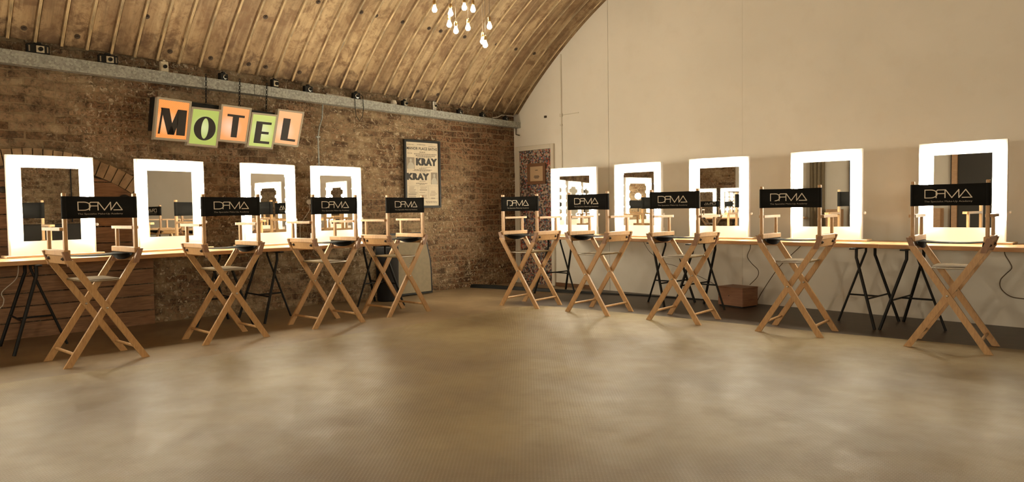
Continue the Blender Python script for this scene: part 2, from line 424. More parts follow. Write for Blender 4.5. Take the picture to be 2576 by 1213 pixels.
# white end wall: three boarded fields with shallow joints between them
mb = MB()
for (a, b, yy) in ((-.05, 1.733, .0), (1.737, 3.612, .003), (3.615, XR+.1, .001)):
    mb.box((a, yy, 0), (b, .3, 5.2))
mb.box((-.05, .008, 0), (XR+.1, .3, 5.2))
tag(mb.build('wall_back', M_WALL), kind='structure')
mb = MB(); mb.box((-.05, YB-.25, 0), (XR+.1, YB, 5.6)); tag(mb.build('wall_front', M_WALL), kind='structure')

# vault of corrugated sheets, running along the brick wall
CXV, CZV, RV = 5.0, -2.148, 6.749
t0 = math.acos((CXV-.070)/RV)
def build_vault():
    mb = MB(); prof = []
    y = 0.02; pitch = .203
    while y > YB:
        prof += [(y, 0), (y-.086, -.0), (y-.091, -.005), (y-.096, .018), (y-.104, .023), (y-.107, .020), (y-.110, .023), (y-.118, .018), (y-.123, -.005), (y-.128, 0)]
        y -= pitch
    prof.append((YB-.02, 0))
    na = 96; vs = []; fs = []
    for i in range(na+1):
        th = t0+(PI-2*t0)*i/na
        for (yy, h) in prof:
            rr = RV-h; vs.append((CXV-rr*math.cos(th), yy, CZV+rr*math.sin(th)+SH*yy))
    n = len(prof)
    for i in range(na):
        for j in range(n-1):
            a = i*n+j; fs.append((a, a+1, a+n+1, a+n))
    nf = len(fs)
    o = len(vs)
    # outer skin closes the sheet above
    for i in range(na+1):
        th = t0+(PI-2*t0)*i/na
        for yy in (.05, YB-.05): vs.append((CXV-(RV+.1)*math.cos(th), yy, CZV+(RV+.1)*math.sin(th)+SH*yy))
    for i in range(na):
        a = o+2*i; fs.append((a, a+2, a+3, a+1))
    mb.add(vs, fs)
    for i in range(nf):
        if (i % (n-1)) % 10 in (3, 4, 5, 6): mb.mi[i] = 2
    # fixing bolts and washers
    mb.m = 1
    rows = [(.15, y) for y in (-6.066, -5.66, -4.86, -4.465, -4.067, -3.878, -3.485, -2.731, -1.859, -1.54)] + \
           [(.82, y) for y in (-3.607, -3.092, -2.903, -2.55, -2.177, -2.005, -1.633, -1.104, -.761, -.419)] + \
           [(.39, -5.136), (.58, -4.068), (1.45, -4.6), (1.55, -3.2), (1.6, -2.1)]
    for (x, yy) in rows:
        z = CZV+math.sqrt(RV**2-(x-CXV)**2)+SH*yy
        nrm = Vector((CXV-x, 0, CZV-(z-SH*yy))).normalized(); p = Vector((x, yy, z))
        a = Vector((0, 1, 0)); b = nrm.cross(a)
        for (rad, h0, h1) in ((.024, -.002, .006), (.011, .004, .018)):
            vv = [p+nrm*h+rad*(math.cos(g*PI/5)*a+math.sin(g*PI/5)*b) for h in (h0, h1) for g in range(10)]
            mb.add(vv, [tuple(range(10, 20))]+[(k, (k+1) % 10, 10+(k+1) % 10, 10+k) for k in range(10)])
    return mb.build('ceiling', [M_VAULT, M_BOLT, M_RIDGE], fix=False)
tag(build_vault(), kind='structure')

# steel trunking along the springing of the vault
def zt(y): return 2.341-.0292*y
mb = MB(); ys = [0.0, -4.0, -8.0, -12.0, YB+.02]
for a, b in zip(ys[:-1], ys[1:]):
    mb.hexa([(.012, a-.0, zt(a)-.082-.0065*-a*.9), (.12, a, zt(a)-.082-.0065*-a*.9), (.12, b+.006, zt(b)-.082-.0065*-b*.9), (.012, b+.006, zt(b)-.082-.0065*-b*.9),
             (.012, a, zt(a)), (.12, a, zt(a)), (.12, b+.006, zt(b)), (.012, b+.006, zt(b))])
tag(mb.build('cable_trunking', M_GALV), 'long galvanised steel trunking running under the vault along the brick wall', 'trunking')

# brick relieving arch and the boards that close it
AY, AZ, RI, RO = -6.02, .159, 1.385, 1.53
mb = MB(); na = 30
a0 = math.asin(.97/RI)
for i in range(na):
    g0 = -a0+2*a0*(i+.06)/na; g1 = -a0+2*a0*(i+.94)/na
    ex = random.uniform(0, .008)
    P = lambda rr, g, x: (x+.004, AY+rr*math.sin(g), AZ+rr*math.cos(g))
    mb.hexa([P(RI, g0, -.003), P(RI, g1, -.003), P(RO, g1, -.003), P(RO, g0, -.003), P(RI, g0, .022+ex), P(RI, g1, .022+ex), P(RO-ex, g1, .022+ex), P(RO-ex, g0, .022+ex)])
tag(mb.build('trim_1', simple('arch_brick', (.32, .22, .125), .85, bump=.5, bscale=40, var=.4, vscale=9)), kind='structure')
mb = MB(); z = 0.0
while z < 1.5:
    h = random.uniform(.115, .165); z1 = z+h-.011; x = random.uniform(.020, .046)
    def ye(zz, s):
        q = RI**2-(zz-AZ)**2
        return AY+s*min(.97, math.sqrt(max(q, 0.0)))
    if RI**2-(z-AZ)**2 <= 0: break
    yl0, yr0, yl1, yr1 = ye(z, -1), ye(z, 1), ye(min(z1, AZ+RI-.001), -1), ye(min(z1, AZ+RI-.001), 1)
    zz1 = min(z1, AZ+RI-.001)
    mb.hexa([(.001, yl0, z), (x, yl0, z), (x, yr0, z), (.001, yr0, z), (.001, yl1, zz1), (x, yl1, zz1), (x, yr1, zz1), (.001, yr1, zz1)])
    z += h
tag(mb.build('plank_panelling', M_PLANK), 'dark brown horizontal planks filling the arched recess behind the nearest left mirrors', 'panelling')

# door alcove in the corner, pasted all over, cream frame around it
mb = MB(); mb.box((.10, -.012, .0), (.73, -.001, 1.92)); d1 = tag(mb.build('door_1', M_COLL), kind='structure')
mb = MB()
for a, b in (((.03, 0), (.10, 1.985)), ((.73, 0), (.785, 1.985)), ((.10, 1.92), (.73, 1.985))):
    mb.box((a[0], -.035, a[1]), (b[0], -.0005, b[1]), .004)
tag(mb.build('trim_2', M_CREAM), kind='structure')
mb = MB(); mb.box((.79, -.02, 0), (1.45, -.0005, .05), .003); tag(mb.build('baseboard_back', M_BROWNF), kind='structure')
pf = empty('framed_picture', (.45, -.015, 1.58)); tag(pf, 'small brown framed certificate hanging on the pasted door', 'picture')
mb = MB()
for a, b in (((-.18, -.15), (.18, -.105)), ((-.18, .105), (.18, .15)), ((-.18, -.105), (-.13, .105)), ((.13, -.105), (.18, .105))):
    mb.box((a[0], -.022, a[1]), (b[0], 0, b[1]), .004)
mb.build('frame', M_BROWNF, pf)
mb = MB(); mb.box((-.13, -.008, -.105), (.13, 0, .105)); mb.build('paper', M_TANP, pf)
mb = MB()
for (w_, z) in ((.05, .05), (.09, -.03), (.11, -.045), (.08, -.06)): mb.box((-w_/2, -.0095, z-.004), (w_/2, -.008, z+.004))
tag(mb.build('writing', M_INK, pf), kind='stuff')

# studded vinyl laid over the middle of the floor
mb = MB()
poly = [(1.98, YB+.05), (2.0, -6.4), (2.10, -5.4), (2.08, -3.9), (2.05, -2.84), (1.93, -1.95), (2.08, -1.66), (2.42, -1.58), (3.4, -1.46), (4.5, -1.37), (5.0, -1.335), (6.45, -1.13), (XR-.05, -.8), (XR-.05, YB+.05)]
mb.prism(poly, lambda a, b, t: (a, b, t), 0.0, .004)
tag(mb.build('vinyl_floor_covering', M_MAT), 'beige studded vinyl sheet laid over the middle of the floor', 'floor covering')

# black cable cover crossing the corner
mb = MB()
L = [(.02, -.885), (.35, -.78), (.75, -.70), (1.3, -.56), (1.8, -.40), (2.35, -.215), (3.2, -.085)]
H = [.045, .045, .042, .038, .022, .015, .012]
vs = []; fs = []
for (x, y), h in zip(L, H):
    wv = .05 if h > .03 else .02
    vs += [(x, y-wv, .001), (x, y-wv*.6, h), (x, y+wv*.6, h), (x, y+wv, .001)]
for i in range(len(L)-1):
    for k in range(3): fs.append((4*i+k, 4*i+k+1, 4*i+k+5, 4*i+k+4))
fs += [(3, 2, 1, 0), tuple(4*(len(L)-1)+k for k in range(4))]
mb.add(vs, fs)
tag(mb.build('cable_cover', M_BLKPL), 'low black rubber strip crossing the floor corner under the right table', 'cable cover')

# ------------------------------------------------------------------ director's chair
def sag(x): return -.010*(1-(x/.2475)**2)-.006
def canvas_mesh():
    mb = MB(); n = 16; z0, z1 = 1.06, 1.22
    for side, off in ((0, -.003), (1, .003)): pass
    vs = []; fs = []
    for i in range(n+1):
        x = -.2475+.495*i/n
        for zz in (z0, z1):
            e = .0025*math.sin(PI*(i/n))*(-1 if zz == z1 else 1)
            vs += [(x, sag(x)-.0025, zz+e), (x, sag(x)+.0025, zz+e)]
    for i in range(n):
        a = 4*i; b = a+4
        fs += [(a, b, b+2, a+2), (a+1, a+3, b+3, b+1), (a+2, b+2, b+3, a+3), (a, a+1, b+1, b)]
    fs += [(0, 2, 3, 1), (4*n, 4*n+1, 4*n+3, 4*n+2)]
    mb.add(vs, fs, True)
    for s in (-1, 1):          # sleeves around the posts
        pr = [(.0125+.004, .018+.004)]
        ring = []
        for k in range(14):
            g = 2*PI*k/14; ring.append((s*.236+.0175*math.cos(g), .008+.0225*math.sin(g)))
        vv = [(a, b, z0) for a, b in ring]+[(a, b, z1) for a, b in ring]
        mb.add(vv, [(k, (k+1) % 14, 14+(k+1) % 14, 14+k) for k in range(14)], True)
        mb.add([(a, b, z1) for a, b in ring], [tuple(range(14))]); mb.add([(a, b, z0) for a, b in ring], [tuple(range(14))[::-1]])
    return mb
def stroke_logo():
    # letter strokes as flat ribbons on the back of the canvas; plan coordinates 0..1 wide
    X0, X1, Z0, Z1 = -.1685, .136, 1.118, 1.180
    X0, X1 = -.158, .146
    def P(a, b): return (X0+(X1-X0)*a, Z1-(Z1-Z0)*b)
    D = [P(.01, .03)] + [P(.01, .03), P(.01, .97)]
    lines = []
    arc = [P(.10+.135*math.sin(t*PI/12)*1.0+.04, .5-.47*math.cos(t*PI/12)) for t in range(13)]
    lines.append([P(.015, .03), P(.015, .97), P(.14, .97)] + arc[::-1][:0])
    lines.append([P(.015, .97), P(.14, .97)]); lines.append([P(.015, .03), P(.14, .03)]); lines.append(arc)
    lines.append([P(.255, .97), P(.255, .20), P(.285, .05), P(.45, .05), P(.58, .97), P(.72, .05), P(.725, .97), P(.86, .05), P(.985, .96), P(.79, .96)])
    lines.append([P(.44, .08), P(.44, .97)]); lines.append([P(.26, .48), P(.44, .48)])
    mb = MB(); wv = .0032
    for ln in lines:
        for (a, b) in zip(ln[:-1], ln[1:]):
            dx, dz = b[0]-a[0], b[1]-a[1]; l = math.hypot(dx, dz)
            if l < 1e-6: continue
            px, pz = -dz/l*wv, dx/l*wv; ex, ez = dx/l*wv*.7, dz/l*wv*.7
            q = [(a[0]+px-ex, a[1]+pz-ez), (b[0]+px+ex, b[1]+pz+ez), (b[0]-px+ex, b[1]-pz+ez), (a[0]-px-ex, a[1]-pz-ez)]
            mb.hexa([(x, sag(x)-.0026, z) for x, z in q]+[(x, sag(x)-.0040, z) for x, z in q])
    return mb
def tagline():
    vs, fs = textmesh('The Specialist Make-Up Academy', .021, 0)
    xs = [v.x for v in vs]; w_ = max(xs)-min(xs); k = .302/w_
    return [( (v.x*k-.006), sag(v.x*k-.006)-.0032, 1.093+v.y*.80) for v in vs], fs
TAGL = tagline()
ZT = .765
def leg_mb(sx, y, t=.021):
    # from foot on side sx to the rail on the other side
    mb = MB(); hw = .0265
    xf, xt = sx*.262, -sx*.232
    p = []
    for (x, z) in ((xf, 0.0), (xt, ZT)):
        p += [(x-hw, y-t/2, z), (x+hw, y-t/2, z), (x+hw, y+t/2, z), (x-hw, y+t/2, z)]
    mb.hexa(p); return mb
def legx(sx, z): return sx*(.262-.494*z/ZT)
def make_chair():
    root = empty('director_chair')
    for sx, yy in ((-1, -.012), (1, -.036)): leg_mb(sx, yy).build('leg', M_BEECH, root)
    for sx, yy in ((-1, .412), (1, .388)): leg_mb(sx, yy).build('leg', M_BEECH, root)
    for s in (-1, 1):
        z = .088; x = legx(s, z); mb = MB(); ya, yb = (-.012, .412) if s < 0 else (-.036, .388)
        mb.tube([(x, ya+.006, z), (x, (ya+yb)/2, z), (x, yb-.006, z)], .0115, 8); mb.build('stretcher', M_BEECH, root)
    for s in (-1, 1):
        mb = MB(); mb.box((s*.214, -.022, .797), (s*.258, .430, .838), .004); rail = mb.build('seat_rail', M_BEECH, root)
        # board under the rail that carries the leg tops
        mb = MB(); xo, xi = s*.252, s*.236
        mb.hexa([(s*.222, .02, .738), (s*.238, .02, .738), (s*.238, .368, .738), (s*.222, .368, .738), (s*.236, .02, .800), (s*.252, .02, .800), (s*.252, .368, .800), (s*.236, .368, .800)])
        mb.build('rail_board', M_BEECH, root)
        for yy in (-.028, .40):
            mb = MB(); mb.hexa([(s*.196, yy-.012, .722), (s*.236, yy-.012, .722), (s*.236, yy+.014, .722), (s*.196, yy+.014, .722),
                                (s*.236, yy-.012, .828), (s*.272, yy-.012, .828), (s*.272, yy+.014, .828), (s*.236, yy+.014, .828)])
            br = mb.build('hinge_block', simple_block, root)
        for yy in (.035, .335):
            mb = MB(); mb.lathe([(.013, 0), (.013, .010*s), (.007, .012*s), (.007, .018*s)], (s*.243, yy, .775), 'x', 10)
            mb.build('bolt', M_BOLT, root)
    for yy, zc in ((-.049, .4056), (.375, .4056)):
        mb = MB(); mb.lathe([(.008, -.004), (.008, .006), (.004, .008)], (0, yy+.0, zc), 'y', 10); mb.build('pivot_bolt', M_METAL, root)
    for s in (-1, 1):
        mb = MB(); mb.box((s*.224, -.009, .836), (s*.248, .026, 1.243), .003); mb.build('back_post', M_BEECH, root)
        mb = MB(); mb.box((s*.225, .345, .836), (s*.247, .375, .978), .003); mb.build('arm_post', M_BEECH, root)
        mb = MB()
        prof = [(-.024, .020), (.024, .020), (.027, .10), (.027, .40), (.020, .425), (-.020, .425), (-.027, .40), (-.027, .10)]
        mb.prism([(s*.242+a, b+.004) for a, b in prof], lambda a, b, t: (a, b, t), .976, .998); mb.build('armrest', M_BEECH, root)
    bk = canvas_mesh().build('backrest', M_CANVAS, root, fix=True)
    lg = stroke_logo().build('logo', M_PRINT, bk); tag(lg, 'angular white lettering DFMA')
    mb = MB(); mb.add(*TAGL); tl = mb.build('tagline', M_PRINT2, bk); 
    # black sling seat, hanging slightly, with the cloth turned down inside each rail
    mb = MB(); n = 12; vs = []; fs = []
    for i in range(n+1):
        x = -.214+.428*i/n; q = 1-(x/.214)**2
        for yy in (.06, .33):
            vs += [(x, yy, .791-.010*q), (x, yy, .794-.010*q)]
    for i in range(n):
        a = 4*i; b = a+4; fs += [(a, a+2, b+2, b), (a+1, b+1, b+3, a+3), (a, b, b+1, a+1), (a+2, a+3, b+3, b+2)]
    fs += [(0, 1, 3, 2), (4*n, 4*n+2, 4*n+3, 4*n+1)]
    mb.add(vs, fs, True)
    for s in (-1, 1):
        top = [(yy, .797) for yy in (.40, .01)]
        bot = [(.01+.39*k/10, .797-.012-.045*math.sin(PI*k/10)**.7) for k in range(11)]
        mb.prism(top+bot, lambda a, b, t: (t-s*.35*(.797-b), a, b), s*.216, s*.211)
    mb.build('seat', M_CANVAS, root)
    mb = MB(); mb.box((-.126, .0, .598), (.126, .375, .613), .003)
    mb.build('footrest', M_FOOT, root)
    for yy in (-.010, .386):
        mb = MB(); mb.tube([(-.13, yy, .605), (.13, yy, .605)], .006, 8); mb.build('footrest_rod', M_METAL, root)
    return root
simple_block = wood_mat('dark_beech', (.20, .10, .05), (.30, .165, .085), .5, (5, 5, 1), 12)
CH = [
 (1.749, -5.929, -94.92, 0, 'beech director chair with black back at front of the left row, nearest the left edge'),
 (1.594, -4.900, -91.57, 0, 'beech director chair second in the left row, before the mirror under the sign'),
 (1.542, -3.888, -94.06, 0, 'beech director chair third in the left row, before the mirror beside the wall cable'),
 (1.444, -3.006, -95.18, 0, 'beech director chair at the far end of the left row, overlapping the poster frame'),
 (1.966, -1.865, -7.76, 0, 'beech director chair nearest the corner in the right row, before the pasted door'),
 (2.869, -1.776, -4.22, 0, 'beech director chair second from the corner in the right row'),
 (3.830, -1.678, -6.21, 0, 'beech director chair in the middle of the right row, left of the wooden crate'),
 (4.901, -1.592, -7.21, 0, 'beech director chair right of the wooden crate, fourth from the corner'),
 (6.046, -1.484, -7.11, 0, 'beech director chair at the right end of the right row, nearest the right edge')]
proto = make_chair()
for i, (x, y, t, dz, lab) in enumerate(CH):
    o = proto if i == 0 else copy_tree(proto)
    o.location = (x, y, .004 if x > 2.2 and y < -1.6 else 0); o.rotation_euler.z = -math.radians(t)
    tag(o, lab, 'chair', 'director chairs facing the mirror tables')

# ------------------------------------------------------------------ lit dressing mirrors
MW, MH, BD = .647, .840, .107
BULBS = [(sx*(MW/2-.054), z) for sx in (-1, 1) for z in (.205, .335, .465, .595, .725)] + [(x, .786) for x in (-.17, 0, .17)]
def make_mirror():
    root = empty('dressing_mirror')
    hw = MW/2; B0 = .115; mb = MB(); D = .022
    for a, b in (((-hw, 0), (-hw+BD, MH)), ((hw-BD, 0), (hw, MH)), ((-hw+BD, MH-.102), (hw-BD, MH)), ((-hw+BD, 0), (hw-BD, B0))):
        mb.box((a[0], 0, a[1]), (b[0], D, b[1]))
    mb.box((-hw+.002, D-.006, .002), (hw-.002, D+.004, MH-.002))
    LP_ = .024            # raised rim that hides the globes from the side
    mb.box((-hw-.001, -LP_, .0), (-hw+.011, D+.001, MH)); mb.box((hw-.011, -LP_, .0), (hw+.001, D+.001, MH)); mb.box((-hw+.011, -LP_, MH-.011), (hw-.011, D+.001, MH+.001))
    mb.build('frame', M_WHITE, root)
    mb = MB(); mb.box((-hw+BD-.002, .006, B0-.002), (hw-BD+.002, .012, MH-.10)); mb.build('mirror_glass', M_MIRROR, root)
    b0 = None
    for (x, z) in BULBS:
        if b0 is None:
            mb = MB(); pr = [(.002, .062)]
            for k in range(1, 9):
                g = PI*k/9; pr.append((.031*math.sin(g), .031+.031*math.cos(g)))
            mb.lathe(pr, (0, 0, 0), 'y', 12); b0 = mb.build('bulb', M_BULB, root)
            mb = MB(); mb.lathe([(.020, -.004), (.020, .010), (.014, .012)], (0, 0, 0), 'y', 12); s0 = mb.build('socket', M_WHITE, root)
            b, s = b0, s0
        else:
            b = b0.copy(); s = s0.copy(); col.objects.link(b); col.objects.link(s); b.parent = root; s.parent = root
        b.location = (x, .006, z); s.location = (x, -.001, z)
    mb = MB(); mb.lathe([(.004, 0), (.004, .012), (.013, .014), (.014, .026), (.008, .032)], (hw, .002, .245), 'x', 12); mb.build('dimmer_knob', M_WHITE, root)
    mb = MB(); mb.box((-hw-.035, -.075, -.020), (hw+.055, .13, -.001), .003); mb.build('base_board', M_BASE, root)
    mb = MB()
    for s in (-1, 1): mb.box((s*(hw-.03), D+.004, -.001), (s*(hw-.055), .10, .09), .002)
    mb.build('rear_bracket', M_WHITE, root)
    return root
TT = .735
MI = [(.412, -5.963, -91.8, 'white framed mirror with lit globe bulbs, leftmost in the photo, before the planks'),
      (.399, -4.978, -97.8, 'white framed lit mirror second on the left table, showing two mirrored chairs'),
      (.346, -3.968, -100.8, 'white framed lit mirror third on the left table, right below the end of the sign'),
      (.305, -3.138, -94.2, 'white framed lit mirror at the far end of the left table, nearest the poster'),
      (1.559, -.494, -13.4, 'white framed lit mirror beside the pasted door, nearest the corner'),
      (2.558, -.503, -1.9, 'white framed lit mirror second from the corner against the cream wall'),
      (3.609, -.501, -10.0, 'white framed lit mirror left of the wooden crate, middle of the right table row'),
      (4.728, -.471, -6.6, 'white framed lit mirror fourth from the corner, right of the wooden crate'),
      (5.856, -.431, -1.8, 'white framed lit mirror with dark reflection, rightmost against the cream wall')]
mproto = make_mirror()
for i, (x, y, t, lab) in enumerate(MI):
    o = mproto if i == 0 else copy_tree(mproto)
    a_ = math.radians(t); o.location = (x+.014*math.sin(a_), y+.014*math.cos(a_), TT+.0205); o.rotation_euler.z = -a_
    tag(o, lab, 'mirror', 'lit dressing mirrors')

# ------------------------------------------------------------------ table tops on trestles
def tabletop(x0, x1, y0, y1, lab, name='tabletop'):
    mb = MB(); mb.box((x0, y0, TT-.035), (x1, y1, TT), .003)
    return tag(mb.build(name, M_PINE), lab, 'tabletop', 'long pine boards')
tabletop(1.15, 3.29, -.86, -.20, 'long pine tabletop of the right row nearest the corner')
tabletop(3.295, 5.345, -.85, -.19, 'long pine tabletop in the middle of the right row, over the crate')
tabletop(5.35, 7.5, -.88, -.20, 'long pine tabletop at the right end of the right row')
tabletop(.20, .91, -4.385, -2.72, 'long pine tabletop at the far end of the left row')
tabletop(.20, .93, -6.50, -4.39, 'long pine tabletop of the left row nearest the left edge')
tabletop(.20, .93, -8.70, -6.505, 'pine tabletop running out of the left edge of the photo')
def make_trestle():
    root = empty('trestle')
    for s in (-1, 1):
        mb = MB(); mb.tube([(0, s*.22, .69), (0, s*.222, .61), (.012, s*.226, .575), (.182, s*.298, .01), (.185, s*.299, 0)], .0135, 8); mb.build('leg', M_BLACK, root)
    mb = MB(); mb.tube([(0, 0, .69), (0, 0, .655), (-.24, 0, 0)], .0105, 8); tag(mb.build('leg', M_BLACK, root), 'thinner single leg')
    mb = MB(); mb.box((-.022, -.33, .686), (.022, .33, .6995), .003); mb.build('top_bar', M_BLACK, root)
    zb = .255; xb = .012+.17*(.575-zb)/.565; yb = .226+.072*(.575-zb)/.565
    mb = MB(); mb.tube([(xb, -yb, zb), (xb, yb, zb)], .008, 8); mb.tube([(xb, 0, zb), (-.24*(1-zb/.655), 0, zb)], .008, 8); mb.build('crossbar', M_BLACK, root)
    return root
TR = [(5.148, -.60, 0, 'black steel trestle left of the board joint, between crate and rightmost chair'),
      (5.552, -.585, PI, 'black steel trestle right of the board joint, beside the rightmost chair'),
      (3.02, -.62, 0, 'black steel trestle left of its pair behind the middle chair of the right row'),
      (3.53, -.66, PI, 'black steel trestle just left of the wooden crate'),
      (1.38, -.56, PI, 'black steel trestle in front of the pasted door'),
      (.65, -6.185, PI/2, 'black steel trestle at the left edge before the dark planks'),
      (.61, -4.62, -PI/2, 'black steel trestle behind the second chair of the left row'),
      (.61, -4.14, PI/2, 'black steel trestle between the second and third left chairs'),
      (.55, -2.82, -PI/2, 'black steel trestle at the far end of the left row, beside the black bin')]
tproto = make_trestle()
for i, (x, y, rz, lab) in enumerate(TR):
    # at rz the frame side (+x) points along the wall
    if abs(abs(rz)-PI/2) < .1: rz = -rz
    o = tproto if i == 0 else copy_tree(tproto)
    o.location = (x, y, 0); o.rotation_euler.z = rz
    tag(o, lab, 'trestle', 'black trestles under the tables')

# ------------------------------------------------------------------ MOTEL sign
SG = empty('motel_sign', (0, 0, 0)); tag(SG, 'hanging lit MOTEL sign of five orange and green boxes on the brick wall', 'sign')
XS = .20
boxes = [
 ('M', [(-5.008, 2.220), (-4.684, 2.204), (-4.736, 1.799), (-5.058, 1.808)], (.93, .27, .035), (1.0, .72, .42), .55),
 ('O', [(-4.685, 2.153), (-4.392, 2.146), (-4.445, 1.754), (-4.748, 1.767)], (.50, .62, .14), (.95, 1.0, .62), .12),
 ('T', [(-4.386, 2.205), (-4.067, 2.190), (-4.137, 1.814), (-4.435, 1.823)], (.90, .33, .10), (1.0, .80, .66), .35),
 ('E', [(-4.066, 2.148), (-3.775, 2.142), (-3.850, 1.765), (-4.135, 1.777)], (.62, .72, .20), (1.0, 1.0, .74), .05),
 ('L', [(-3.771, 2.209), (-3.463, 2.198), (-3.552, 1.803), (-3.845, 1.824)], (.92, .42, .19), (1.0, .82, .66), .2)]
LET = {
 'M': [[(.10, 0), (.16, 0), (.27, .72), (.27, 1), (.02+.16, 1), (.16, .9)], [(.16, 1), (.42, 1), (.62, .38), (.56, 0), (.44, 0)], [(.56, 0), (.62, .38), (.80, 1), (.92, 1), (.66, .0)], [(.74, 0), (1.0, 0), (1.0, 1), (.80, 1), (.74, .66)]],
 'T': [[(.05, 1), (.95, 1), (.95, .90), (.05, .90)], [(.34, .90), (.66, .90), (.66, 0), (.34, 0)]],
 'E': [[(.05, 0), (.42, 0), (.42, 1), (.05, 1)], [(.42, 1), (.95, 1), (.95, .89), (.42, .89)], [(.42, .55), (.86, .55), (.86, .44), (.42, .44)], [(.42, .11), (.98, .11), (.98, 0), (.42, 0)]],
 'L': [[(.10, 0), (.52, 0), (.52, 1), (.10, 1)], [(.52, .10), (1.0, .10), (1.0, 0), (.52, 0)]]}
for ch, q, c, g, gr in boxes:
    TL, TR_, BR, BL = [Vector((XS, a, b)) for a, b in q]
    def B(a, b): return (TL*(1-a)+TR_*a)*(1-b)+(BL*(1-a)+BR*a)*b
    X = Vector((1, 0, 0)); mb = MB(); cs = [B(0, 1), B(1, 1), B(1, 0), B(0, 0)]
    bx_, by_ = .055, .05
    inn = [B(bx_, 1-by_), B(1-bx_, 1-by_), B(1-bx_, by_), B(bx_, by_)]
    vs = [p-X*.07 for p in cs]+[p for p in cs]+[p for p in inn]+[p-X*.010 for p in inn]
    fs = [(3, 2, 1, 0)]+[(i, (i+1) % 4, 4+(i+1) % 4, 4+i) for i in range(4)]+[(4+i, 4+(i+1) % 4, 8+(i+1) % 4, 8+i) for i in range(4)]+[(8+i, 8+(i+1) % 4, 12+(i+1) % 4, 12+i) for i in range(4)]
    mb.add(vs, fs); bo = mb.build('light_box', M_SIGNF, SG); tag(bo, 'box carrying the letter '+ch)
    cen = B(.36 if ch in 'MTL' else .5, .58 if ch in 'MTL' else .5)
    mb = MB(); ii = [p-X*.010 for p in inn]; mb.hexa([p-X*.006 for p in ii]+ii)
    mb.build('lit_face', sign_mat('sign_face_'+ch, c, g, tuple(cen), gr, .66 if ch in 'OE' else .84), bo)
    mb = MB(); sx0, sx1, sz0, sz1 = (.11, .89, .76, .20) if ch in 'M' else (.16, .88, .84, .22) if ch == 'O' else (.20, .84, .86, .24)
    Q = lambda a, b, t: B(sx0+(sx1-sx0)*a, sz0+(sz1-sz0)*b)+X*t
    if ch == 'M': sz0, sz1 = .86, .24
    if ch == 'O':
        n = 36; o1 = [(.5+.5*math.cos(2*PI*k/n), .5+.5*math.sin(2*PI*k/n)) for k in range(n)]
        i1 = [(.5+.17*math.cos(2*PI*k/n), .5+.43*math.sin(2*PI*k/n)) for k in range(n)]
        vs = [Q(a, b, t) for t in (-.010, -.004) for ring in (o1, i1) for a, b in ring]; fs = []
        for k in range(n):
            k2 = (k+1) % n; fs += [(2*n+k, 2*n+k2, 3*n+k2, 3*n+k), (k, k2, 2*n+k2, 2*n+k), (n+k, 3*n+k, 3*n+k2, n+k2), (k, n+k, n+k2, k2)]
        mb.add(vs, fs)
    elif ch == 'M':
        MP = [[(0, 0), (.07, 0), (.13, .97), (.06, 1)], [(.03, 1), (.34, 1), (.60, 0), (.36, 0), (.10, .80)], [(.60, 0), (.36, 0), (.48, .42), (.66, 1), (.70, .42)], [(.66, 1), (1.0, 1), (1.0, 0), (.68, 0)]]
        for pl in MP: mb.prism(pl, Q, -.010, -.004)
    else:
        for pl in LET[ch]: mb.prism(pl, Q, -.010, -.004)
    tag(mb.build('letter', M_SIGNL, bo), 'black letter '+ch)
mb = MB(); mb.hexa([(.05, -5.06, 1.90), (.128, -5.06, 1.90), (.128, -3.62, 1.87), (.05, -3.62, 1.87), (.05, -5.03, 2.225), (.128, -5.03, 2.225), (.128, -3.55, 2.16), (.05, -3.55, 2.16)])
mb.build('backing_box', M_BLKPL, SG)
def chain(y0, y1, z1, z0):
    mb = MB(); n = 11
    for i in range(n):
        t = (i+.5)/n; c = Vector((.145, y0+(y1-y0)*t, z1+(z0-z1)*t)); hl = abs(z1-z0)/n*.62
        pts = []
        for k in range(9):
            g = 2*PI*k/8; a = .009*math.cos(g); b = hl*math.sin(g)
            pts.append(c+(Vector((a, 0, b)) if i % 2 else Vector((0, a, b))))
        mb.tube(pts, .0035, 5, caps=False)
    return mb.build('chain', M_BLACK, SG)
chain(-4.515, -4.525, 2.50, 2.19); chain(-4.165, -4.18, 2.49, 2.20); chain(-3.868, -3.885, 2.48, 2.18)

# ------------------------------------------------------------------ boxing poster
PO = empty('framed_poster', (0, 0, 0)); tag(PO, 'tall black framed boxing poster printed KRAY twice on the brick wall', 'poster')
py0, py1, pz0, pz1 = -2.005, -1.425, 1.115, 1.995
mb = MB(); fw = .030
for a, b in (((py0, pz0), (py0+fw, pz1)), ((py1-fw, pz0), (py1, pz1)), ((py0+fw, pz1-fw), (py1-fw, pz1)), ((py0+fw, pz0), (py1-fw, pz0+fw))):
    mb.box((.004, a[0], a[1]), (.040, b[0], b[1]), .003)
mb.build('frame', M_BLKPL, PO)
mb = MB(); mb.box((.006, py0+fw-.002, pz0+fw-.002), (.022, py1-fw+.002, pz1-fw+.002)); pap = mb.build('sheet', M_PAPER, PO)
def pp(a, b): return (py0+fw+(py1-py0-2*fw)*a, pz1-fw-(pz1-pz0-2*fw)*b)
def ptext(body, a0, a1, b0, b1, mat, bold=0.0, name='print'):
    vs, fs = textmesh(body, 1.0, 0, bold); xs = [v.x for v in vs]; zs = [v.y for v in vs]
    x0, x1, y0, y1 = min(xs), max(xs), min(zs), max(zs); A = pp(a0, b1); Bq = pp(a1, b0)
    mb = MB(); mb.add([(.0228, A[0]+(v.x-x0)/(x1-x0)*(Bq[0]-A[0]), A[1]+(v.y-y0)/(y1-y0)*(Bq[1]-A[1])) for v in vs], fs)
    return tag(mb.build(name, mat, pap), 'print reading '+body)
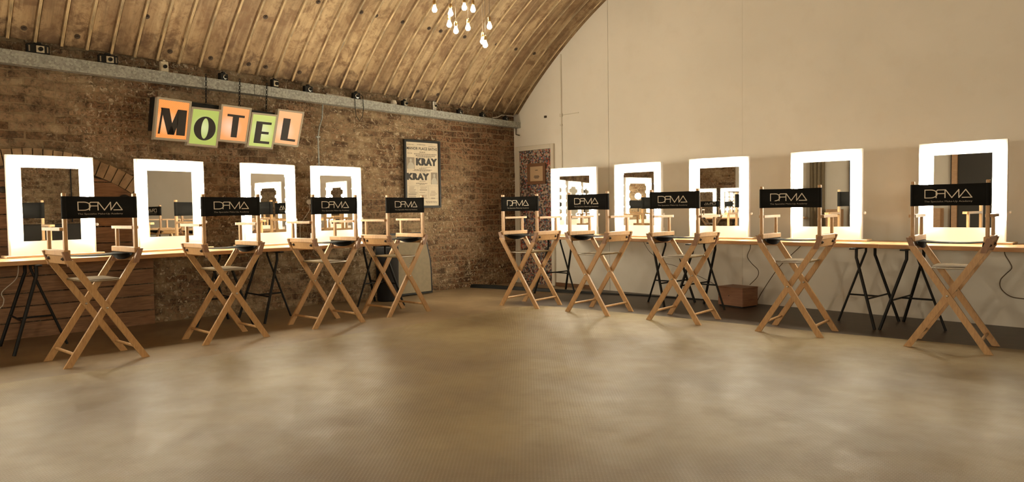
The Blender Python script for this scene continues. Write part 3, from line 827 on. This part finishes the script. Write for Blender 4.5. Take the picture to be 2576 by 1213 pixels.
ptext('MANOR PLACE BATHS', .03, .97, .075, .120, M_INK, .02, 'heading')
ptext('KRAY', .30, .97, .245, .365, M_INK, .085, 'heading')
ptext('KRAY', .02, .71, .485, .595, M_INK, .085, 'heading')
mb = MB()
def rl(a0, a1, b0, b1):
    A = pp(a0, b1); Bq = pp(a1, b0); mb.box((.022, A[0], A[1]), (.0227, Bq[0], Bq[1]))
rnd = random.Random(3)
for (b, a0, a1, h) in ((.035, .05, .25, .01), (.030, .35, .6, .012), (.05, .7, .95, .01), (.145, .42, .6, .018), (.17, .05, .2, .012), (.175, .25, .95, .016), (.20, .3, .9, .02), (.225, .35, .8, .012), (.385, .45, .75, .008),
                       (.405, .4, .62, .014), (.425, .25, .8, .014), (.44, .2, .75, .012), (.46, .42, .62, .01), (.61, .4, .6, .010), (.64, .3, .64, .016), (.66, .4, .56, .010), (.93, .58, .95, .012), (.95, .6, .95, .01)):
    x = a0
    while x < a1:
        w_ = rnd.uniform(.02, .06); rl(x, min(x+w_, a1), b, b+h); x += w_+.012
for (cx0, cx1) in ((.04, .32), (.37, .65), (.70, .97)):
    for b in [.70+.022*k for k in range(9 if cx0 > .3 else 8)]:
        if rnd.random() < .75: rl(cx0+rnd.uniform(0, .06), cx1-rnd.uniform(0, .1), b, b+(.007 if rnd.random() < .8 else .014))
for a in (.345, .675): rl(a, a+.004, .69, .88)
rl(.02, .98, .683, .686); rl(.02, .34, .80, .803); rl(.02, .98, .885, .888)
tag(mb.build('small_print', M_INK2, pap), kind='stuff')
def boxer(a0, a1, b0, b1, flip):
    m1 = MB(); A = pp(a0, b1); Bq = pp(a1, b0); m1.box((.022, A[0], A[1]), (.0226, Bq[0], Bq[1])); pl = m1.build('photo_print', M_INK2, pap)
    m1 = MB(); S = lambda a, b, t: (t, A[0]+(Bq[0]-A[0])*(1-a if flip else a), A[1]+(Bq[1]-A[1])*b)
    m1.prism([(.1, 0), (.9, 0), (.95, .3), (.75, .5), (.62, .58), (.38, .58), (.2, .45), (.05, .2)], S, .0226, .0230)
    m1.prism([(.5+.15*math.cos(k*PI/5), .74+.16*math.sin(k*PI/5)) for k in range(10)], S, .0226, .0230)
    m1.build('boxer_figure', M_GREYPH, pl)
boxer(.03, .26, .24, .42, False); boxer(.76, .97, .47, .66, True)

# ------------------------------------------------------------------ old cameras on the trunking
def ledge_camera(y, w_, h, style, lab, yaw=0.0):
    z = zt(y)+.0006; root = empty('film_camera', (.066, y, z), yaw); tag(root, lab, 'camera', 'old cameras on the trunking')
    root.rotation_euler = (math.atan(.0292) * -1 if False else 0, 0, yaw)
    dep = .05; m0 = {'chrome': M_SILV, 'pale': M_GLASSW}.get(style, M_BLKPL)
    mb = MB(); mb.box((-dep/2, -w_/2, 0.002), (dep/2, w_/2, h), .006); bd = mb.build('body', m0, root)
    mb = MB(); mb.box((-.012, -w_*.16, h), (.016, w_*.16, h+.018), .004); mb.build('viewfinder', m0, root)
    lr = min(.023, h*.27, w_*.30); ly = w_*.08 if w_ > .1 else 0
    if style in ('boxy', 'plate', 'pale'):
        mb = MB(); mb.box((dep/2, ly-lr*1.35, h*.5-lr*1.3), (dep/2+.006, ly+lr*1.35, h*.5+lr*1.3), .002); mb.build('lens_plate', M_GLASSW, root)
    else:
        mb = MB(); mb.lathe([(lr*1.35, 0), (lr*1.35, .008), (lr*1.1, .010)], (dep/2, ly, h*.48), 'x', 16); mb.build('lens_ring', M_SILV if style != 'chrome' else M_GLASSW, root)
    mb = MB(); mb.lathe([(lr*.8, 0), (lr*.8, .022), (lr*.55, .024), (lr*.5, .018)], (dep/2+.004, ly, h*.5), 'x', 16); mb.build('lens', M_BLKPL, root)
    mb = MB(); mb.lathe([(.007, 0), (.007, .008)], (0, w_*.34, h), 'z', 10); mb.build('shutter_button', M_SILV, root)
    if style == 'boxy':
        mb = MB()
        for s in (-1, 1): mb.box((dep/2, s*w_*.40-.006, h*.2), (dep/2+.003, s*w_*.40+.006, h*.8))
        mb.build('silver_trim', M_SILV, root)
    return root
ledge_camera(-5.955, .175, .088, 'boxy', 'wide black camera with cream lens plate at the left end of the trunking', .05)
ledge_camera(-5.395, .165, .085, 'boxy', 'wide black camera with cream lens plate, second from the left on the trunking', -.03)
ledge_camera(-4.895, .075, .105, 'pale', 'small upright cream box camera above the letter M', 0)
ledge_camera(-4.310, .10, .075, 'ring', 'dark compact camera above the letters O and T on the trunking', .4)
ledge_camera(-3.745, .085, .092, 'plate', 'dark camera with bright lens plate above the letter L', .3)
ledge_camera(-3.345, .11, .075, 'ring', 'dark round-lensed camera where the thin wall pipe meets the trunking', .2)
ledge_camera(-2.015, .085, .072, 'plate', 'small dark camera above the poster frame, white around its lens', .3)
tl = ledge_camera(-1.545, .060, .120, 'chrome', 'tall silver camera standing upright on the trunking, right of the poster', .1)
ledge_camera(-1.110, .085, .062, 'ring', 'small black camera third from the corner on the trunking', .2)
ledge_camera(-.700, .080, .062, 'ring', 'small black camera second from the corner on the trunking', .3)
ledge_camera(-.255, .085, .058, 'ring', 'small black camera in the corner end of the trunking', .3)
st = ledge_camera(-2.715, .10, .080, 'ring', 'black camera with its strap hanging down in front of the trunking', 0)
mb = MB(); mb.tube([(.03, -.05, .06), (.062, -.055, .03), (.066, -.055, -.10), (.064, -.045, -.20), (.064, .0, -.26), (.064, .045, -.20), (.066, .06, -.10), (.062, .055, .03), (.03, .05, .06)], .004, 6); mb.build('strap', M_BLACK, st)
mb = MB(); mb.tube([(.045, -3.10, zt(-3.1)+.022), (.045, -2.78, zt(-2.78)+.014)], .010, 8)
tag(mb.build('white_tube', M_CORDW), 'thin white tube lying on the trunking left of the strapped camera', 'tube')
mb = MB(); mb.tube([(.045, -2.63, zt(-2.63)+.016), (.045, -2.33, zt(-2.33)+.011)], .010, 8)
tag(mb.build('white_tube', M_CORDW), 'thin white tube lying on the trunking right of the strapped camera', 'tube')
mb = MB(); mb.tube([(.05, -1.48, zt(-1.48)+.007), (.05, -1.22, zt(-1.22)+.007)], .006, 8)
tag(mb.build('white_tube', M_CORDW), 'short thin white tube on the trunking right of the tall silver camera', 'tube')
mb = MB(); mb.lathe([(.035, .0), (.042, .02), (.030, .055), (.01, .062)], (.06, -2.17, zt(-2.13)+.0035), 'z', 9, False)
tag(mb.build('plaster_lump', M_CREAM), 'pale crumpled lump on the trunking above the poster', 'lump')
mb = MB(); mb.tube([(.10, -.54, zt(-.54)+.012), (.09, -.42, zt(-.42)+.035), (.05, -.32, 2.428), (.03, -.06, 2.436)], .008, 8)
tag(mb.build('bent_pipe', M_CORDW), 'pale bent pipe rising from the trunking into the corner', 'pipe')

# ------------------------------------------------------------------ pipes, cords, small fittings
mb = MB(); mb.tube([(.018, -3.133, 2.34), (.018, -3.143, 2.184), (.020, -3.187, 2.06), (.020, -3.206, 1.95), (.020, -3.203, 1.606), (.020, -3.22, .78)], .009, 8)
for z in (1.95, 1.5): mb.box((.004, -3.23, z-.012), (.032, -3.18, z+.012), .003)
tag(mb.build('wall_conduit', M_GALV), 'thin metal conduit running down the brick wall right of the motel sign', 'conduit')
mb = MB(); mb.tube([(.925, -.009, 3.19), (.925, -.009, 2.36), (.93, -.009, 1.35)], .008, 8); mb.box((.905, -.03, 2.34), (.945, -.0, 2.38), .003); mb.box((.907, -.025, 2.215), (.941, -.0, 2.24), .003)
tag(mb.build('wall_conduit', M_CREAM), 'cream painted conduit running down the white wall above the mirrors', 'conduit')
mb = MB(); mb.tube([(.93, -.006, 2.362), (1.235, -.006, 2.365)], .005, 6); tag(mb.build('surface_cable', M_CREAM), 'short cream cable branching right off the conduit on the white wall', 'cable')
mb = MB(); mb.box((.605, -.022, 2.355), (.645, -.0, 2.385), .004); tag(mb.build('wall_hook', M_BOLT), 'small dark hook on the white wall near the vault', 'hook')
mb = MB(); mb.tube([(.04, -.02, 2.27), (.05, -.03, 2.17), (.12, -.03, 2.15)], .007, 6); tag(mb.build('iron_bracket', M_BOLT), 'small rusty bracket in the corner just under the trunking end', 'bracket')
def cord(pts, rad, mat, lab, name='power_cord'):
    mb = MB(); P = [Vector(p) for p in pts]; out = []
    for i in range(len(P)-1):
        p0 = P[max(i-1, 0)]; p1 = P[i]; p2 = P[i+1]; p3 = P[min(i+2, len(P)-1)]
        for k in range(6):
            t = k/6; out.append(.5*((2*p1)+(p2-p0)*t+(2*p0-5*p1+4*p2-p3)*t*t+(3*p1-p0-3*p2+p3)*t**3))
    out.append(P[-1]); mb.tube(out, rad, 6); return tag(mb.build(name, mat), lab, 'cord')
cord([(3.773, -.12, .70), (3.770, -.12, .62), (3.736, -.12, .53), (3.783, -.12, .458), (3.861, -.12, .384), (3.852, -.12, .31), (3.775, -.14, .222)], .004, M_CORD, 'wavy brown cord dropping from the table to the wooden crate')
cord([(4.34, -.05, .70), (4.272, -.05, .629), (4.064, -.05, .423), (3.88, -.045, .16), (3.80, -.03, .03), (3.76, -.03, .006)], .004, M_CORD, 'straight brown cord slanting from the table down behind the crate')
cord([(6.085, -.03, .70), (6.089, -.03, .63), (6.125, -.03, .562), (6.14, -.03, .511), (6.097, -.03, .458), (6.06, -.03, .403), (6.064, -.03, .334), (6.129, -.03, .27), (6.232, -.03, .254), (6.5, -.03, .25)], .004, M_CORD, 'looping brown cord on the cream wall at the right edge')
cord([(2.40, -.2, .70), (2.46, -.2, .60), (2.54, -.2, .52), (2.72, -.2, .42), (2.9, -.2, .38), (3.35, -.2, .22), (3.5, -.12, .06)], .003, M_CORD, 'thin brown cord sagging under the right table near the middle chair')
cord([(.03, -3.345, 1.18), (.03, -3.347, 1.10), (.03, -3.414, 1.009), (.035, -3.466, .92), (.04, -3.47, .74)], .004, M_CORDW, 'white cord hanging on the brick wall between the two far left mirrors')
mb = MB(); mb.lathe([(.03, 0), (.03, .02), (.02, .026)], (.012, -3.34, 1.20), 'x', 12); tag(mb.build('cable_plug', M_CREAM), 'round pale plug on the brick wall between the far left mirrors', 'plug')
cord([(.56, -6.25, .70), (.52, -6.262, .573), (.5, -6.361, .466), (.5, -6.351, .4), (.5, -6.38, .337), (.45, -6.5, .30)], .004, M_CORDW, 'thin white cord hanging under the table at the left edge')
cord([(.50, -6.08, .70), (.52, -6.12, .66), (.56, -6.2, .60)], .004, M_CORD, 'short brown cord stub under the nearest left tabletop')

# wooden crate
CR = empty('wooden_crate', (3.528, -.375, 0), math.radians(-10)); tag(CR, 'brown wooden crate on the floor under the right table against the wall', 'crate')
mb = MB(); w_, dp, h = .325, .25, .20; th = .012
mb.box((0, 0, .014), (w_, th, h), .002); mb.box((0, dp-th, .014), (w_, dp, h), .002); mb.box((0, th, .014), (th, dp-th, h), .002); mb.box((w_-th, th, .014), (w_, dp-th, h), .002)
mb.build('side_boards', M_CRATE, CR)
mb = MB(); mb.box((-.002, -.002, h), (w_+.002, dp+.002, h+.014), .002); mb.build('lid', M_CRATE, CR)
mb = MB(); mb.box((.01, .01, 0), (w_-.01, dp-.01, .014)); mb.build('plinth', M_BLACK, CR)
mb = MB(); mb.lathe([(.006, 0), (.006, .005)], (w_*.45, 0, .12), 'y', 8); mb.build('finger_hole', M_BOLT, CR)

# padded panel and bin by the far end of the left table
PN = empty('padded_panel', (.05, -2.0, 0)); tag(PN, 'beige panel with curved black rim leaning on the brick wall beside the left table', 'panel')
def pshape(e):
    return [(-.36+e, .012+e), (.315-e, .012+e), (.322-e, .30), (.316-e, .45), (.275-e, .66), (.235-e, .80-e), (-.36+e, .80-e)]
mb = MB(); mb.prism(pshape(0), lambda a, b, t: (t+.05*(1-b/.8), a, b), .0, .050); mb.build('rim', M_BLKPL, PN)
mb = MB(); mb.prism(pshape(.024), lambda a, b, t: (t+.05*(1-b/.8), a, b), .050, .056); mb.build('cloth_face', M_BEIGEP, PN)
mb = MB(); mb.tube([(.075, -.03, .415), (.095, -.02, .422), (.095, .03, .432), (.075, .035, .452)], .006, 8); mb.build('handle', M_SILV, PN)
mb = MB(); mb.lathe([(.120, 0), (.128, .02), (.135, .40), (.138, .64), (.130, .655), (.122, .64), (.120, .60)], (.33, -2.50, 0), 'z', 28)
tag(mb.build('black_bin', M_DARKF), 'tall round black bin between the left table end and the beige panel', 'bin')

# round shade on the planks behind the first chair
mb = MB(); mb.lathe([(.062, 0), (.056, .03), (.030, .05)], (.044, -5.29, 1.215), 'x', 18); tag(mb.build('wall_lamp_shade', M_DKGREY), 'small dark round fitting on the planks left of the second mirror', 'fitting')
mb = MB(); mb.lathe([(.030, 0), (.030, .02), (.02, .026)], (.044, -6.255, 1.315), 'x', 14); tag(mb.build('wall_socket', M_DKGREY), 'dark round fitting on the planks at the left edge of the photo', 'fitting')

# ------------------------------------------------------------------ hanging filament lamps
LP = [(2.01, -3.02, 3.03, 'filament lamp at the left end of the hanging cluster'), (2.12, -2.91, 2.99, 'filament lamp second from the left in the upper row of the cluster'),
      (2.20, -2.69, 3.05, 'upper right lamp of the touching pair in the cluster'), (2.28, -2.87, 3.02, 'lower left lamp of the touching pair high in the cluster'),
      (2.06, -2.88, 2.90, 'filament lamp hanging just below and left of the second one'), (2.16, -2.88, 2.82, 'filament lamp in the lower middle of the cluster'),
      (2.20, -2.76, 2.86, 'filament lamp in the centre right of the cluster'), (2.38, -2.64, 2.86, 'rightmost filament lamp of the cluster'),
      (2.29, -2.65, 2.73, 'left lamp of the lowest pair in the cluster'), (2.36, -2.68, 2.68, 'lowest filament lamp of the cluster')]
lp0 = None
for (x, y, z, lab) in LP:
    if lp0 is None:
        lp0 = empty('pendant_lamp')
        mb = MB(); mb.lathe([(.004, -.026), (.015, -.023), (.024, -.010), (.0245, .002), (.018, .020), (.012, .036), (.0105, .045)], (0, 0, 0), 'z', 14); mb.build('bulb', M_PEAR, lp0)
        mb = MB(); mb.lathe([(.014, .043), (.016, .048), (.015, .085), (.006, .095)], (0, 0, 0), 'z', 12); mb.build('lamp_holder', M_BRASS, lp0)
        o = lp0
    else: o = copy_tree(lp0)
    o.location = (x, y, z)
    tag(o, lab, 'lamp', 'hanging filament lamps')
for i, o in enumerate([o for o in list(col.objects) if o.name.startswith('pendant_lamp')]):
    x, y, z = o.location; zc = CZV+math.sqrt(RV**2-(x-CXV)**2)+SH*y
    mb = MB(); mb.tube([(0, 0, .09), (0, 0, zc-z+.005)], .0028, 6, smooth=True); mb.build('flex', M_CORD, o)

# ------------------------------------------------------------------ the rest of the room, seen only in the mirrors
mb = MB(); mb.box((XR-.62, -5.4, 0), (XR-.04, -1.6, .92), .01)
tag(mb.build('low_cupboard', M_DKGREY), 'long low dark cupboard along the far brick wall, seen in the leftmost mirror', 'cupboard')
mb = MB(); mb.box((3.0, YB, 0), (5.0, YB+.03, 2.6)); tag(mb.build('door_2', M_DKGREY), kind='structure')
mb = MB(); mb.box((3.04, YB+.035, 0), (3.16, YB+.12, 3.0), .004); tag(mb.build('timber_post', M_PINE), 'upright timber post reflected in the rightmost mirror', 'post')
mb = MB(); mb.box((.03, YB+.001, 0), (1.6, YB+.02, 2.75)); tag(mb.build('wall_front', M_BRICK), kind='structure')
tabletop(.12, 1.97, YB+.06, YB+.66, 'pine tabletop against the far end wall, seen only in a mirror')
for x, lab in ((.80, 'left lit mirror on the far end wall, seen reflected behind the middle chair'), (1.56, 'right lit mirror on the far end wall, seen reflected behind the middle chair')):
    o = copy_tree(mproto); o.location = (x, YB+.35, TT+.0205); o.rotation_euler.z = PI; tag(o, lab, 'mirror', 'lit dressing mirrors')
for x, lab in ((.50, PI), (1.62, 0)):
    o = copy_tree(tproto); o.location = (x, YB+.37, 0); o.rotation_euler.z = lab; tag(o, 'black steel trestle under the far end table, '+('left' if lab else 'right')+' one', 'trestle', 'black trestles under the tables')
o = copy_tree(proto); o.location = (1.15, YB+1.5, .004); o.location.z = 0; o.rotation_euler.z = PI; tag(o, 'beech director chair by the far end wall, seen only in a mirror', 'chair', 'director chairs facing the mirror tables')
mb = MB(); n = 14
pts = [(2.02+.03*k, YB+.10+.03*math.sin(k*1.9)) for k in range(n)]
mb.prism(pts+[(a, b+.008) for a, b in pts[::-1]], lambda a, b, t: (a, b, t), .25, 2.3)
tag(mb.build('curtain', M_BEIGEP), 'beige pleated curtain reflected in the mirror right of the crate', 'curtain')
mb = MB(); mb.box((2.50, YB+.1, 0), (2.88, YB+.5, .95), .004); tag(mb.build('cardboard_box', M_PINE), 'brown cardboard box reflected in the mirror right of the crate', 'box')
mb = MB(); mb.tube([(XR-.03, -3.05, .95), (XR-.03, -3.05, 2.5)], .012, 8); tag(mb.build('wall_conduit', M_BLACK), 'dark conduit on the far brick wall, reflected in the leftmost mirror', 'conduit')
for (x, y, rz, lab) in ((7.22, -.60, 0, 'black steel trestle at the right end of the right row, outside the photo'), (.62, -6.80, -PI/2, 'black steel trestle just outside the left edge of the photo'), (.62, -8.35, PI/2, 'black steel trestle at the near end of the left row, outside the photo')):
    o = copy_tree(tproto); o.location = (x, y, 0); o.rotation_euler.z = rz; tag(o, lab, 'trestle', 'black trestles under the tables')
# added fill lamps out of view, to lift the light under the tables
g0 = None
for k, (x, y) in enumerate(((9.35, -7.6), (8.9, -10.2), (5.7, -10.8))):
    if g0 is None:
        g0 = empty('fill_lamp')
        mb = MB(); mb.lathe([(.15, 0), (.15, .012), (.02, .022)], (0, 0, 0), 'z', 24); mb.build('base', M_BLACK, g0)
        mb = MB(); mb.tube([(0, 0, .02), (0, 0, 1.34)], .012, 10); mb.build('pole', M_BLACK, g0)
        mb = MB(); mb.lathe([(.10*math.sin(PI*j/12), 1.43-.10*math.cos(PI*j/12)) for j in range(1, 12)], (0, 0, 0), 'z', 20); mb.build('globe', M_FILLLAMP, g0); o = g0
    else: o = copy_tree(g0)
    o.location = (x, y, .004); tag(o, 'added globe lamp for fill light, out of view, '+('right of the camera', 'behind the camera', 'left behind the camera')[k], 'lamp', 'added fill lamps')
# unseen lit mirrors carry the left row on, added for low light
for x, y, t, lab in ((.40, -7.05, -90, 'added lit mirror on the left row just beyond the left edge of the photo'), (.40, -8.10, -90, 'added lit mirror on the left row, last before the far end, outside the photo')):
    o = copy_tree(mproto); o.location = (x, y, TT+.0205); o.rotation_euler.z = -math.radians(t); tag(o, lab, 'mirror', 'lit dressing mirrors')
